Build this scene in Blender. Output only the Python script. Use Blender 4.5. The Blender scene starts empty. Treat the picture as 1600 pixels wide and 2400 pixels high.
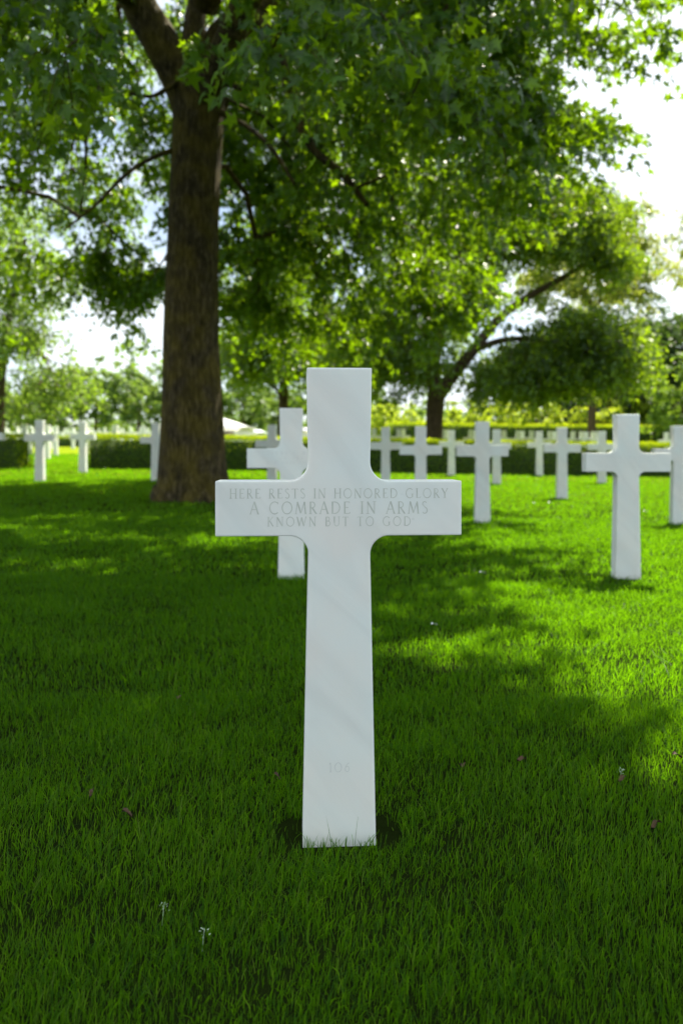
import bpy, bmesh, math, random
import numpy as np
from mathutils import Vector

# ------------------------------------------------------------------ camera, sky, sun, exposure
S = bpy.context.scene
CAMH, FPX, HORY = 0.877, 1867.0, 1065.0
cd = bpy.data.cameras.new('camera'); cam = bpy.data.objects.new('camera', cd)
S.collection.objects.link(cam); S.camera = cam
cam.location = (0, 0, CAMH); cam.rotation_euler = (math.radians(90), 0, 0)
cd.sensor_fit = 'VERTICAL'; cd.sensor_height = 36; cd.sensor_width = 24; cd.lens = 28
cd.shift_y = -(1200 - HORY) / 2400
cd.clip_start = 0.05; cd.clip_end = 3000
cd.dof.use_dof = True; cd.dof.focus_distance = 1.79; cd.dof.aperture_fstop = 3.0

SUN_AZ, SUN_EL = 58.0, 56.0          # azimuth from +X towards +Y (ahead), elevation
w = bpy.data.worlds.new('World'); S.world = w; w.use_nodes = True
nt = w.node_tree; N = nt.nodes; LK = nt.links; N.clear()
wo = N.new('ShaderNodeOutputWorld'); bg = N.new('ShaderNodeBackground')
sky = N.new('ShaderNodeTexSky'); sky.sky_type = 'NISHITA'; sky.sun_disc = False
sky.sun_elevation = math.radians(SUN_EL); sky.sun_rotation = math.radians(90 - SUN_AZ)
sky.air_density = 1.0; sky.dust_density = 0.6; sky.ozone_density = 1.3
tc = N.new('ShaderNodeTexCoord'); mp = N.new('ShaderNodeMapping'); mp.inputs['Scale'].default_value = (1, 1, 2.2)
mp.inputs['Location'].default_value = (0.35, 0.1, 0.2)
nz = N.new('ShaderNodeTexNoise'); nz.inputs['Scale'].default_value = 2.6; nz.inputs['Detail'].default_value = 7
nz.inputs['Roughness'].default_value = 0.55
cr = N.new('ShaderNodeValToRGB'); cr.color_ramp.elements[0].position = 0.38; cr.color_ramp.elements[1].position = 0.53; cr.color_ramp.elements[0].color = (0.22, 0.22, 0.22, 1)
cl = N.new('ShaderNodeMix'); cl.data_type = 'RGBA'; cl.inputs['B'].default_value = (8.8, 9.5, 10.0, 1)
LK.new(tc.outputs['Generated'], mp.inputs['Vector']); LK.new(mp.outputs[0], nz.inputs['Vector'])
LK.new(nz.outputs['Fac'], cr.inputs['Fac']); LK.new(cr.outputs['Color'], cl.inputs['Factor'])
LK.new(sky.outputs['Color'], cl.inputs['A']); LK.new(cl.outputs['Result'], bg.inputs['Color'])
bg.inputs['Strength'].default_value = 0.05
LK.new(bg.outputs[0], wo.inputs['Surface'])

ld = bpy.data.lights.new('sun', 'SUN'); sun = bpy.data.objects.new('sun', ld); S.collection.objects.link(sun)
ld.energy = 5.0; ld.angle = math.radians(0.53); ld.color = (1.0, 0.92, 0.76)
a, e = math.radians(SUN_AZ), math.radians(SUN_EL)
sdir = Vector((math.cos(e) * math.cos(a), math.cos(e) * math.sin(a), math.sin(e)))
sun.rotation_euler = sdir.to_track_quat('Z', 'Y').to_euler()

S.view_settings.view_transform = 'Standard'; S.view_settings.look = 'None'
S.view_settings.exposure = 1.68; S.view_settings.gamma = 1.0
S.render.engine = 'CYCLES'
S.cycles.use_denoising = True
S.cycles.max_bounces = 10; S.cycles.diffuse_bounces = 4; S.cycles.transmission_bounces = 6
S.cycles.sample_clamp_indirect = 8.0

rng = np.random.default_rng(11)
random.seed(5)

# ------------------------------------------------------------------ helpers
def tag(o, label=None, cat=None, group=None, kind=None):
    if label: o['label'] = label
    if cat: o['category'] = cat
    if group: o['group'] = group
    if kind: o['kind'] = kind
    return o

def empty(name, loc=(0, 0, 0), rz=0.0):
    o = bpy.data.objects.new(name, None); o.empty_display_size = 0.2
    S.collection.objects.link(o); o.location = loc; o.rotation_euler = (0, 0, rz)
    return o

def link(name, me, mat=None, parent=None, loc=None, rz=0.0):
    o = bpy.data.objects.new(name, me); S.collection.objects.link(o)
    if mat is not None: me.materials.append(mat)
    if parent is not None: o.parent = parent
    if loc is not None: o.location = loc; o.rotation_euler = (0, 0, rz)
    return o

def np_mesh(name, V, F, tone=None, smooth=False, extra=None):
    """V (n,3); F: list of (m,k) index arrays"""
    me = bpy.data.meshes.new(name)
    V = np.asarray(V, dtype=np.float32)
    me.vertices.add(len(V)); me.vertices.foreach_set('co', V.ravel())
    F = [f for f in F if len(f)]
    loops = np.concatenate([np.asarray(f, dtype=np.int32).ravel() for f in F])
    sizes = np.concatenate([np.full(len(f), f.shape[1], dtype=np.int32) for f in F])
    starts = np.concatenate([[0], np.cumsum(sizes)[:-1]]).astype(np.int32)
    me.loops.add(len(loops)); me.loops.foreach_set('vertex_index', loops)
    me.polygons.add(len(sizes)); me.polygons.foreach_set('loop_start', starts)
    try: me.polygons.foreach_set('loop_total', sizes)
    except Exception: pass
    me.update(calc_edges=True)
    if smooth: me.polygons.foreach_set('use_smooth', np.ones(len(sizes), dtype=bool))
    if tone is not None:
        at = me.attributes.new('tone', 'FLOAT', 'POINT'); at.data.foreach_set('value', np.asarray(tone, dtype=np.float32))
    return me

def smoothstep(a, b, x):
    t = np.clip((x - a) / (b - a), 0, 1); return t * t * (3 - 2 * t)

def zg(x, y):
    x = np.asarray(x, dtype=float); y = np.asarray(y, dtype=float)
    left = -0.09 * np.tanh(x * 0.2); right = -0.2 * np.tanh(x * 0.09)
    z = np.where(x < 0, left, right) - 0.05 * smoothstep(3, 11, y)
    z = z * smoothstep(1.5, 5.5, y) + 0.03 * (y - 1.78)     # the lawn climbs gently away from the viewer
    return z
def zgf(x, y): return float(zg(x, y))

def hashnoise(P, seed, freq):
    """cheap smooth 3D noise from sines"""
    r = np.random.default_rng(seed); out = 0
    for k in range(5):
        d = r.normal(size=3); d /= np.linalg.norm(d); ph = r.uniform(0, 6.28)
        out = out + np.sin(P @ d * freq * r.uniform(0.7, 1.6) + ph)
    return out / 5

# ------------------------------------------------------------------ materials
def mat(name):
    m = bpy.data.materials.new(name); m.use_nodes = True
    n = m.node_tree.nodes; l = m.node_tree.links
    return m, n, l, n['Principled BSDF'], n['Material Output']

def leaf_mat(name, cols, trans_col, trans=0.45, rough=0.45, spec=0.4, nscale=1.5):
    m, n, l, p, out = mat(name)
    at = n.new('ShaderNodeAttribute'); at.attribute_name = 'tone'
    r = n.new('ShaderNodeValToRGB'); els = r.color_ramp.elements
    els[0].color = (*cols[0], 1); els[1].color = (*cols[-1], 1)
    for i, c in enumerate(cols[1:-1]):
        q = els.new((i + 1) / (len(cols) - 1)); q.color = (*c, 1)
    l.new(at.outputs['Fac'], r.inputs['Fac']); l.new(r.outputs['Color'], p.inputs['Base Color'])
    p.inputs['Roughness'].default_value = rough; p.inputs['Specular IOR Level'].default_value = spec
    t = n.new('ShaderNodeBsdfTranslucent')
    mx = n.new('ShaderNodeMix'); mx.data_type = 'RGBA'; mx.blend_type = 'MULTIPLY'; mx.inputs['Factor'].default_value = 0.0
    tr = n.new('ShaderNodeValToRGB'); e2 = tr.color_ramp.elements
    e2[0].color = (*[c * 0.75 for c in trans_col], 1); e2[1].color = (trans_col[0] * 1.25, trans_col[1] * 1.12, trans_col[2], 1)
    l.new(at.outputs['Fac'], tr.inputs['Fac']); l.new(tr.outputs['Color'], t.inputs['Color'])
    ms = n.new('ShaderNodeMixShader'); ms.inputs['Fac'].default_value = trans
    l.new(p.outputs[0], ms.inputs[1]); l.new(t.outputs[0], ms.inputs[2]); l.new(ms.outputs[0], out.inputs['Surface'])
    n.remove(mx)
    return m

M_grass = leaf_mat('grass blade', [(0.002, 0.014, 0.001), (0.004, 0.030, 0.002), (0.010, 0.050, 0.003), (0.09, 0.12, 0.02)], (0.205, 0.52, 0.002), trans=0.48, rough=0.5, spec=0.12)
M_maple = leaf_mat('maple leaf', [(0.006, 0.030, 0.005), (0.012, 0.050, 0.007), (0.025, 0.075, 0.009)], (0.28, 0.52, 0.003), trans=0.42, rough=0.4, spec=0.4)
M_dark = leaf_mat('fine dark leaf', [(0.012, 0.035, 0.004), (0.02, 0.06, 0.006), (0.04, 0.09, 0.012)], (0.30, 0.50, 0.008), trans=0.46, rough=0.45, spec=0.4)
M_mid = leaf_mat('mid green leaf', [(0.03, 0.07, 0.014), (0.05, 0.11, 0.02), (0.08, 0.15, 0.03)], (0.31, 0.52, 0.03), trans=0.48, rough=0.5)
M_far = leaf_mat('distant leaf', [(0.022, 0.062, 0.018), (0.04, 0.095, 0.025), (0.08, 0.14, 0.03)], (0.30, 0.48, 0.06), trans=0.46, rough=0.5)
M_olive = leaf_mat('pale olive leaf', [(0.05, 0.08, 0.025), (0.08, 0.12, 0.035), (0.12, 0.16, 0.05)], (0.42, 0.52, 0.06), trans=0.46, rough=0.45)
M_bright = leaf_mat('yellow green leaf', [(0.07, 0.13, 0.015), (0.11, 0.18, 0.02), (0.16, 0.22, 0.03)], (0.55, 0.72, 0.03), trans=0.55, rough=0.5)
M_shade = leaf_mat('deep green leaf', [(0.010, 0.030, 0.008), (0.018, 0.05, 0.012), (0.035, 0.08, 0.018)], (0.13, 0.25, 0.02), trans=0.3, rough=0.5, spec=0.3)
M_conif = leaf_mat('conifer foliage', [(0.008, 0.02, 0.010), (0.015, 0.035, 0.014), (0.025, 0.05, 0.02)], (0.04, 0.08, 0.02), trans=0.15, rough=0.6)
M_hedge = leaf_mat('hedge leaf', [(0.04, 0.11, 0.003), (0.07, 0.16, 0.004), (0.12, 0.21, 0.006)], (0.34, 0.5, 0.005), trans=0.42, rough=0.6, spec=0.15)

def bark_mat(name, c0, c1, c2, moss, scale=1.0, bump=0.6):
    m, n, l, p, out = mat(name)
    tc = n.new('ShaderNodeTexCoord'); mp = n.new('ShaderNodeMapping')
    mp.inputs['Scale'].default_value = (26 * scale, 26 * scale, 6.5 * scale)
    l.new(tc.outputs['Object'], mp.inputs['Vector'])
    v = n.new('ShaderNodeTexNoise'); v.inputs['Scale'].default_value = 1.0; v.inputs['Detail'].default_value = 8; v.inputs['Roughness'].default_value = 0.65
    v.inputs['Distortion'].default_value = 0.6
    l.new(mp.outputs[0], v.inputs['Vector'])
    r = n.new('ShaderNodeValToRGB'); r.color_ramp.elements[0].position = 0.32; r.color_ramp.elements[0].color = (*c0, 1)
    r.color_ramp.elements[1].position = 0.72; r.color_ramp.elements[1].color = (*c2, 1)
    q = r.color_ramp.elements.new(0.5); q.color = (*c1, 1)
    l.new(v.outputs['Fac'], r.inputs['Fac'])
    g = n.new('ShaderNodeTexNoise'); g.inputs['Scale'].default_value = 3.2; g.inputs['Detail'].default_value = 5
    l.new(tc.outputs['Object'], g.inputs['Vector'])
    gr = n.new('ShaderNodeValToRGB'); gr.color_ramp.elements[0].position = 0.40; gr.color_ramp.elements[1].position = 0.62
    gr.color_ramp.elements[1].color = (0.85, 0.85, 0.85, 1)
    l.new(g.outputs['Fac'], gr.inputs['Fac'])
    mx = n.new('ShaderNodeMix'); mx.data_type = 'RGBA'; mx.inputs['B'].default_value = (*moss, 1)
    mul = n.new('ShaderNodeMath'); mul.operation = 'MULTIPLY'
    l.new(gr.outputs['Color'], mul.inputs[0]); l.new(v.outputs['Fac'], mul.inputs[1])
    l.new(mul.outputs[0], mx.inputs['Factor']); l.new(r.outputs['Color'], mx.inputs['A'])
    l.new(mx.outputs['Result'], p.inputs['Base Color'])
    b = n.new('ShaderNodeBump'); b.inputs['Strength'].default_value = bump; b.inputs['Distance'].default_value = 0.03
    l.new(v.outputs['Fac'], b.inputs['Height']); l.new(b.outputs[0], p.inputs['Normal'])
    p.inputs['Roughness'].default_value = 0.9; p.inputs['Specular IOR Level'].default_value = 0.15
    return m
M_bark = bark_mat('maple bark', (0.006, 0.0045, 0.002), (0.040, 0.032, 0.014), (0.13, 0.102, 0.058), (0.12, 0.095, 0.006), bump=1.0)
M_bark2 = bark_mat('brown bark', (0.02, 0.014, 0.01), (0.07, 0.05, 0.032), (0.14, 0.10, 0.07), (0.09, 0.07, 0.03), scale=0.8)

def marble_mat(name, base=(0.77, 0.79, 0.765), vein=(0.70, 0.72, 0.70)):
    m, n, l, p, out = mat(name)
    tc = n.new('ShaderNodeTexCoord'); oi = n.new('ShaderNodeObjectInfo')
    add = n.new('ShaderNodeVectorMath'); add.operation = 'ADD'
    l.new(tc.outputs['Object'], add.inputs[0]); l.new(oi.outputs['Location'], add.inputs[1])
    mr_ = n.new('ShaderNodeMapping'); mr_.inputs['Rotation'].default_value = (0.25, -0.85, 0.1)
    mp = n.new('ShaderNodeMapping'); mp.inputs['Scale'].default_value = (1.3, 1.5, 8)
    l.new(add.outputs[0], mr_.inputs['Vector']); l.new(mr_.outputs[0], mp.inputs['Vector'])
    a = n.new('ShaderNodeTexNoise'); a.inputs['Scale'].default_value = 1.0; a.inputs['Detail'].default_value = 6; a.inputs['Distortion'].default_value = 1.2
    l.new(mp.outputs[0], a.inputs['Vector'])
    r = n.new('ShaderNodeValToRGB'); r.color_ramp.elements[0].position = 0.30; r.color_ramp.elements[0].color = (*vein, 1)
    r.color_ramp.elements[1].position = 0.56; r.color_ramp.elements[1].color = (*base, 1)
    l.new(a.outputs['Fac'], r.inputs['Fac'])
    # small grey specks and short hairline veins
    s = n.new('ShaderNodeTexNoise'); s.inputs['Scale'].default_value = 34; s.inputs['Detail'].default_value = 3
    l.new(add.outputs[0], s.inputs['Vector'])
    sr = n.new('ShaderNodeValToRGB'); sr.color_ramp.elements[0].position = 0.15; sr.color_ramp.elements[0].color = (0.80, 0.80, 0.78, 1)
    sr.color_ramp.elements[1].position = 0.25; sr.color_ramp.elements[1].color = (1, 1, 1, 1)
    l.new(s.outputs['Fac'], sr.inputs['Fac'])
    wv = n.new('ShaderNodeTexNoise'); wv.inputs['Scale'].default_value = 5; wv.inputs['Detail'].default_value = 4
    l.new(add.outputs[0], wv.inputs['Vector'])
    wr = n.new('ShaderNodeValToRGB'); wr.color_ramp.elements[0].position = 0.35; wr.color_ramp.elements[0].color = (1.0, 0.965, 0.955, 1)
    wr.color_ramp.elements[1].position = 0.65; wr.color_ramp.elements[1].color = (0.95, 0.985, 1.0, 1)
    l.new(wv.outputs['Fac'], wr.inputs['Fac'])
    m1 = n.new('ShaderNodeMix'); m1.data_type = 'RGBA'; m1.blend_type = 'MULTIPLY'; m1.inputs['Factor'].default_value = 1
    m2 = n.new('ShaderNodeMix'); m2.data_type = 'RGBA'; m2.blend_type = 'MULTIPLY'; m2.inputs['Factor'].default_value = 1
    l.new(r.outputs['Color'], m1.inputs['A']); l.new(sr.outputs['Color'], m1.inputs['B'])
    l.new(m1.outputs['Result'], m2.inputs['A']); l.new(wr.outputs['Color'], m2.inputs['B'])
    m4 = n.new('ShaderNodeMix'); m4.data_type = 'RGBA'; m4.blend_type = 'MULTIPLY'; m4.inputs['Factor'].default_value = 1
    rv = n.new('ShaderNodeValToRGB'); rv.color_ramp.elements[0].color = (0.86, 0.88, 0.86, 1); rv.color_ramp.elements[1].color = (1, 1, 1, 1)
    l.new(oi.outputs['Random'], rv.inputs['Fac']); l.new(m2.outputs['Result'], m4.inputs['A']); l.new(rv.outputs['Color'], m4.inputs['B'])
    l.new(m4.outputs['Result'], p.inputs['Base Color'])
    b = n.new('ShaderNodeBump'); b.inputs['Strength'].default_value = 0.12; b.inputs['Distance'].default_value = 0.002
    l.new(s.outputs['Fac'], b.inputs['Height']); l.new(b.outputs[0], p.inputs['Normal'])
    p.inputs['Roughness'].default_value = 0.55; p.inputs['Specular IOR Level'].default_value = 0.35
    p.inputs['Subsurface Weight'].default_value = 0.35; p.inputs['Subsurface Scale'].default_value = 0.012; p.inputs['Subsurface Radius'].default_value = (1, 0.95, 0.85)
    return m
M_marble = marble_mat('white marble')

def flat_mat(name, col, rough=0.7, nscale=8, amt=0.25):
    m, n, l, p, out = mat(name)
    tc = n.new('ShaderNodeTexCoord'); a = n.new('ShaderNodeTexNoise'); a.inputs['Scale'].default_value = nscale; a.inputs['Detail'].default_value = 4
    l.new(tc.outputs['Object'], a.inputs['Vector'])
    r = n.new('ShaderNodeValToRGB'); r.color_ramp.elements[0].position = 0.3; r.color_ramp.elements[1].position = 0.7
    r.color_ramp.elements[0].color = (*[c * (1 - amt) for c in col], 1); r.color_ramp.elements[1].color = (*[min(1, c * (1 + amt)) for c in col], 1)
    l.new(a.outputs['Fac'], r.inputs['Fac']); l.new(r.outputs['Color'], p.inputs['Base Color'])
    p.inputs['Roughness'].default_value = rough
    return m
M_letter = flat_mat('weathered letter cut', (0.50, 0.53, 0.48), 0.8, 60, 0.12)
M_letter2 = flat_mat('faint letter cut', (0.59, 0.61, 0.60), 0.8, 60, 0.10)
M_deadleaf = flat_mat('dry leaf', (0.065, 0.032, 0.008), 0.7, 40, 0.4)
M_petal = flat_mat('white petal', (0.75, 0.78, 0.74), 0.6, 40, 0.1)
M_seed = flat_mat('pale seed head', (0.42, 0.52, 0.36), 0.7, 40, 0.2)
M_white = flat_mat('white painted wall', (0.78, 0.76, 0.75), 0.6, 1, 0.04)
M_roof = flat_mat('pale roof sheet', (0.55, 0.55, 0.57), 0.5, 1, 0.05)
M_roofgrey = flat_mat('grey blue roof sheet', (0.45, 0.52, 0.56), 0.5, 1, 0.05)
M_window = flat_mat('brown window glass', (0.30, 0.22, 0.18), 0.3, 1, 0.1)
M_core = flat_mat('hedge inner twigs', (0.02, 0.045, 0.004), 0.9, 20, 0.4)

def lawn_mat():
    m, n, l, p, out = mat('lawn turf')
    tc = n.new('ShaderNodeTexCoord')
    a = n.new('ShaderNodeTexNoise'); a.inputs['Scale'].default_value = 0.5; a.inputs['Detail'].default_value = 8
    b = n.new('ShaderNodeTexNoise'); b.inputs['Scale'].default_value = 60; b.inputs['Detail'].default_value = 5; b.inputs['Roughness'].default_value = 0.7
    l.new(tc.outputs['Object'], a.inputs['Vector']); l.new(tc.outputs['Object'], b.inputs['Vector'])
    r = n.new('ShaderNodeValToRGB'); r.color_ramp.elements[0].position = 0.35; r.color_ramp.elements[0].color = (0.12, 0.17, 0.008, 1)
    r.color_ramp.elements[1].position = 0.7; r.color_ramp.elements[1].color = (0.20, 0.26, 0.012, 1)
    mx = n.new('ShaderNodeMath'); mx.operation = 'ADD'; mx.use_clamp = True
    h = n.new('ShaderNodeMath'); h.operation = 'MULTIPLY'; h.inputs[1].default_value = 0.5
    h2 = n.new('ShaderNodeMath'); h2.operation = 'MULTIPLY'; h2.inputs[1].default_value = 0.5
    l.new(a.outputs['Fac'], h.inputs[0]); l.new(b.outputs['Fac'], h2.inputs[0]); l.new(h.outputs[0], mx.inputs[0]); l.new(h2.outputs[0], mx.inputs[1])
    l.new(mx.outputs[0], r.inputs['Fac'])
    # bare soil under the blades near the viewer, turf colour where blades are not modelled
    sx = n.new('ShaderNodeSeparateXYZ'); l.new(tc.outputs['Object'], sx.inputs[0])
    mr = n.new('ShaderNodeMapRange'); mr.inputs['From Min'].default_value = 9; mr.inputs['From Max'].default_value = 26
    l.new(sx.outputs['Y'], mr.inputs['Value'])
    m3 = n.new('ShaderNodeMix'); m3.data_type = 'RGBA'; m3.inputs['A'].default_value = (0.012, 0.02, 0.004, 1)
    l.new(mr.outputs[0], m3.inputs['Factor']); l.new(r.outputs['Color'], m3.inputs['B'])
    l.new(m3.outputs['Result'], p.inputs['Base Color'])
    bp = n.new('ShaderNodeBump'); bp.inputs['Strength'].default_value = 0.5; bp.inputs['Distance'].default_value = 0.03
    l.new(b.outputs['Fac'], bp.inputs['Height']); l.new(bp.outputs[0], p.inputs['Normal'])
    p.inputs['Roughness'].default_value = 0.9; p.inputs['Specular IOR Level'].default_value = 0.0
    return m

# ------------------------------------------------------------------ ground
def axis(lo, hi, fine_lo, fine_hi, step, coarse):
    a1 = np.arange(fine_lo, fine_hi + 1e-6, step)
    k = np.linspace(0, 1, coarse + 1)[1:] ** 2
    return np.concatenate([(fine_lo + (lo - fine_lo) * k)[::-1], a1, fine_hi + (hi - fine_hi) * k])
gx = axis(-900, 900, -24, 24, 0.5, 14); gy = axis(-300, 1500, -4, 46, 0.5, 14)
GX, GY = np.meshgrid(gx, gy); V = np.stack([GX, GY, zg(GX, GY)], -1).reshape(-1, 3)
nx = len(gx); ii, jj = np.meshgrid(np.arange(nx - 1), np.arange(len(gy) - 1)); b0 = (jj * nx + ii).ravel()
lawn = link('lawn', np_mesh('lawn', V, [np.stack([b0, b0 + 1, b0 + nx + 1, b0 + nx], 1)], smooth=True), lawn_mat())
tag(lawn, kind='structure')

# ------------------------------------------------------------------ grave crosses
H = 1.07
def cross_outline(deep=0.16):
    wt, wa, wb, sp = 0.0727, 0.0682, 0.082, 0.2755
    z0, z1, r = 0.694, 0.817, 0.042
    wz = lambda z: wa + (wt - wa) * (z - z1) / (H - z1) if z > z1 else (wa + (wb - wa) * (z0 - z) / z0)
    right = [(wz(-deep), -deep)]
    K = 9
    zs = z0 - r; xs = wz(zs)
    for k in range(K + 1):                       # lower inner fillet, concave
        t = math.pi - k / K * math.pi / 2
        right.append((xs + r + r * math.cos(t), zs + r * math.sin(t)))
    right.append((sp, z0)); right.append((sp, z1))
    zs = z1 + r; xs = wz(zs)
    for k in range(K + 1):
        t = -math.pi / 2 - k / K * math.pi / 2
        right.append((xs + r + r * math.cos(t), zs + r * math.sin(t)))
    right.append((wt, H))
    return right + [(-x, z) for x, z in reversed(right)]

def cross_mesh(T=0.10, segs=2):
    bm = bmesh.new(); P = cross_outline()
    f = [bm.verts.new((x, -T / 2, z)) for x, z in P]; b = [bm.verts.new((x, T / 2, z)) for x, z in P]
    bm.faces.new(f); bm.faces.new(list(reversed(b)))
    n = len(P)
    for i in range(n): bm.faces.new((f[i], b[i], b[(i + 1) % n], f[(i + 1) % n]))
    bmesh.ops.recalc_face_normals(bm, faces=bm.faces)
    rim = [e for e in bm.edges if e.calc_face_angle(0) > 0.5]
    bmesh.ops.bevel(bm, geom=rim, offset=0.0028, segments=segs, profile=0.6, affect='EDGES')
    me = bpy.data.meshes.new('cross'); bm.to_mesh(me); bm.free()
    me.polygons.foreach_set('use_smooth', [abs(p.normal.y) < 0.99 and len(p.vertices) == 4 and False for p in me.polygons])
    me.materials.append(M_marble)
    return me
cross_me = cross_mesh()

# roman capitals as strokes: (thickness, polyline) in a cap height of 1
def arc(cx, cy, rx, ry, a0, a1, n=14):
    return [(cx + rx * math.cos(math.radians(a0 + (a1 - a0) * k / n)), cy + ry * math.sin(math.radians(a0 + (a1 - a0) * k / n))) for k in range(n + 1)]
tk, tn = 0.12, 0.058
def ser(x, y, w=0.13): return (0.045, [(x - w, y), (x + w, y)])
G = {
 'H': (0.78, [(tk, [(.12, 0), (.12, 1)]), (tk, [(.66, 0), (.66, 1)]), (tn, [(.12, .52), (.66, .52)]), ser(.12, .0), ser(.12, 1), ser(.66, 0), ser(.66, 1)]),
 'E': (0.56, [(tk, [(.12, 0), (.12, 1)]), (tn, [(.06, .98), (.5, .98), (.51, .88)]), (tn, [(.12, .52), (.42, .52)]), (tn, [(.06, .02), (.52, .02), (.55, .14)])]),
 'R': (0.66, [(tk, [(.12, 0), (.12, 1)]), (tn, [(.06, .98), (.26, .98)]), (0.07, arc(.26, .74, .22, .24, 90, -90)), (tn, [(.26, .50), (.12, .5)]), (tk, [(.26, .5), (.60, .0)]), ser(.12, 0), (0.035, [(.56, 0), (.68, 0)])]),
 'S': (0.54, [(0.07, arc(.26, .75, .18, .24, 35, 180) + arc(.27, .25, .20, .25, 75, -150)[0:]), ]),
 'T': (0.64, [(tk, [(.32, 0), (.32, 1)]), (tn, [(.02, .88), (.03, .98), (.61, .98), (.62, .88)]), ser(.32, 0)]),
 'I': (0.26, [(tk, [(.13, 0), (.13, 1)]), ser(.13, 0), ser(.13, 1)]),
 'N': (0.80, [(tn, [(.12, 0), (.12, 1)]), (tk, [(.10, 1), (.68, 0)]), (tn, [(.68, 0), (.68, 1)]), ser(.12, 0), ser(.68, 1)]),
 'O': (0.90, [(0.075, arc(.45, .5, .40, .50, 0, 360, 28))]),
 'D': (0.80, [(tk, [(.12, 0), (.12, 1)]), (tn, [(.06, .98), (.30, .98)]), (0.075, arc(.30, .5, .42, .48, 90, -90, 18)), (tn, [(.30, .02), (.06, .02)])]),
 'G': (0.86, [(0.075, arc(.45, .5, .40, .50, 45, 300, 22)), (tk, [(.72, .42), (.72, .07)]), (0.05, arc(.45, .5, .40, .50, 300, 318, 3)), ser(.72, .42)]),
 'C': (0.80, [(0.075, arc(.45, .5, .40, .50, 48, 312, 24)), (0.04, [(.71, .98), (.72, .80)])]),
 'L': (0.54, [(tk, [(.12, 0), (.12, 1)]), (tn, [(.06, .02), (.48, .02), (.51, .16)]), ser(.12, 1)]),
 'Y': (0.66, [(tk, [(.04, 1), (.33, .46)]), (tn, [(.62, 1), (.33, .46)]), (tk, [(.33, .48), (.33, 0)]), ser(.33, 0), ser(.05, 1, .08), ser(.61, 1, .08)]),
 'A': (0.72, [(tn, [(.04, 0), (.36, 1.02)]), (tk, [(.36, 1.02), (.68, 0)]), (tn, [(.16, .36), (.57, .36)]), ser(.04, 0, .09), ser(.68, 0, .09)]),
 'M': (0.92, [(tn, [(.06, 0), (.18, 1)]), (tk, [(.18, 1), (.46, .05)]), (tn, [(.46, .05), (.76, 1)]), (tk, [(.76, 1), (.86, 0)]), ser(.06, 0, .08), ser(.86, 0, .08)]),
 'K': (0.68, [(tk, [(.12, 0), (.12, 1)]), (tn, [(.58, 1), (.14, .5)]), (tk, [(.24, .6), (.62, 0)]), ser(.12, 0), ser(.12, 1), ser(.58, 1, .07)]),
 'W': (1.02, [(tk, [(.03, 1), (.27, 0)]), (tn, [(.27, 0), (.50, .95)]), (tk, [(.50, .95), (.74, 0)]), (tn, [(.74, 0), (.98, 1)]), ser(.04, 1, .08), ser(.97, 1, .08)]),
 'B': (0.62, [(tk, [(.12, 0), (.12, 1)]), (0.07, [(.06, .98)] + arc(.28, .76, .19, .22, 90, -90) + [(.12, .54)]), (0.07, arc(.30, .28, .24, .27, 90, -90) + [(.06, .01)])]),
 'U': (0.74, [(tk, [(.12, 1), (.12, .34)]), (0.07, arc(.37, .32, .25, .32, 180, 360, 12)), (tn, [(.62, .32), (.62, 1)]), ser(.12, 1), ser(.62, 1)]),
 'V': (0.70, [(tk, [(.03, 1), (.34, 0)]), (tn, [(.34, 0), (.66, 1)]), ser(.04, 1, .08), ser(.65, 1, .08)]),
 '1': (0.34, [(tk, [(.17, 0), (.17, 1), (.06, .86)]), ser(.17, 0)]),
 '0': (0.80, [(0.07, arc(.40, .5, .36, .50, 0, 360, 28))]),
 '6': (0.62, [(0.07, [(.52, .98), (.28, .78), (.12, .45)]), (0.07, arc(.32, .30, .22, .29, 0, 360, 22))]),
 '2': (0.56, [(0.07, arc(.27, .74, .20, .24, 170, -30) + [(.06, .03)]), (tn, [(.04, .03), (.52, .03)])]),
 'F': (0.54, [(tk, [(.12, 0), (.12, 1)]), (tn, [(.06, .98), (.5, .98), (.51, .88)]), (tn, [(.12, .52), (.42, .52)]), ser(.12, 0)]),
 ' ': (0.42, []),
}
def text_mesh(txt, height, width, thick=1.0):
    adv = [G[c][0] * height for c in txt]; track = (width - sum(adv)) / (len(txt) - 1)
    x0 = -width / 2; V = []; F = []; lay = 0
    for c, ad in zip(txt, adv):
        for (th, pl) in G[c][1]:
            lay += 1; yo = -(0.00022 + 0.00001 * (lay % 9)); h = th * height * thick / 2
            p = [Vector((x0 + q[0] * height, (q[1] - 0.5) * height)) for q in pl]
            for i, q in enumerate(p):
                d0 = (p[i] - p[i - 1]) if i > 0 else (p[1] - p[0])
                d1 = (p[i + 1] - p[i]) if i < len(p) - 1 else d0
                d = (d0.normalized() + d1.normalized())
                d = d.normalized() if d.length > 1e-3 else d1.normalized()
                nrm = Vector((-d.y, d.x))
                V.append((q.x + nrm.x * h, yo, q.y + nrm.y * h)); V.append((q.x - nrm.x * h, yo, q.y - nrm.y * h))
                if i: k = len(V); F.append((k - 4, k - 3, k - 1, k - 2))
        x0 += ad + track
    return np_mesh('lettering', np.array(V), [np.array(F)])

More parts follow.
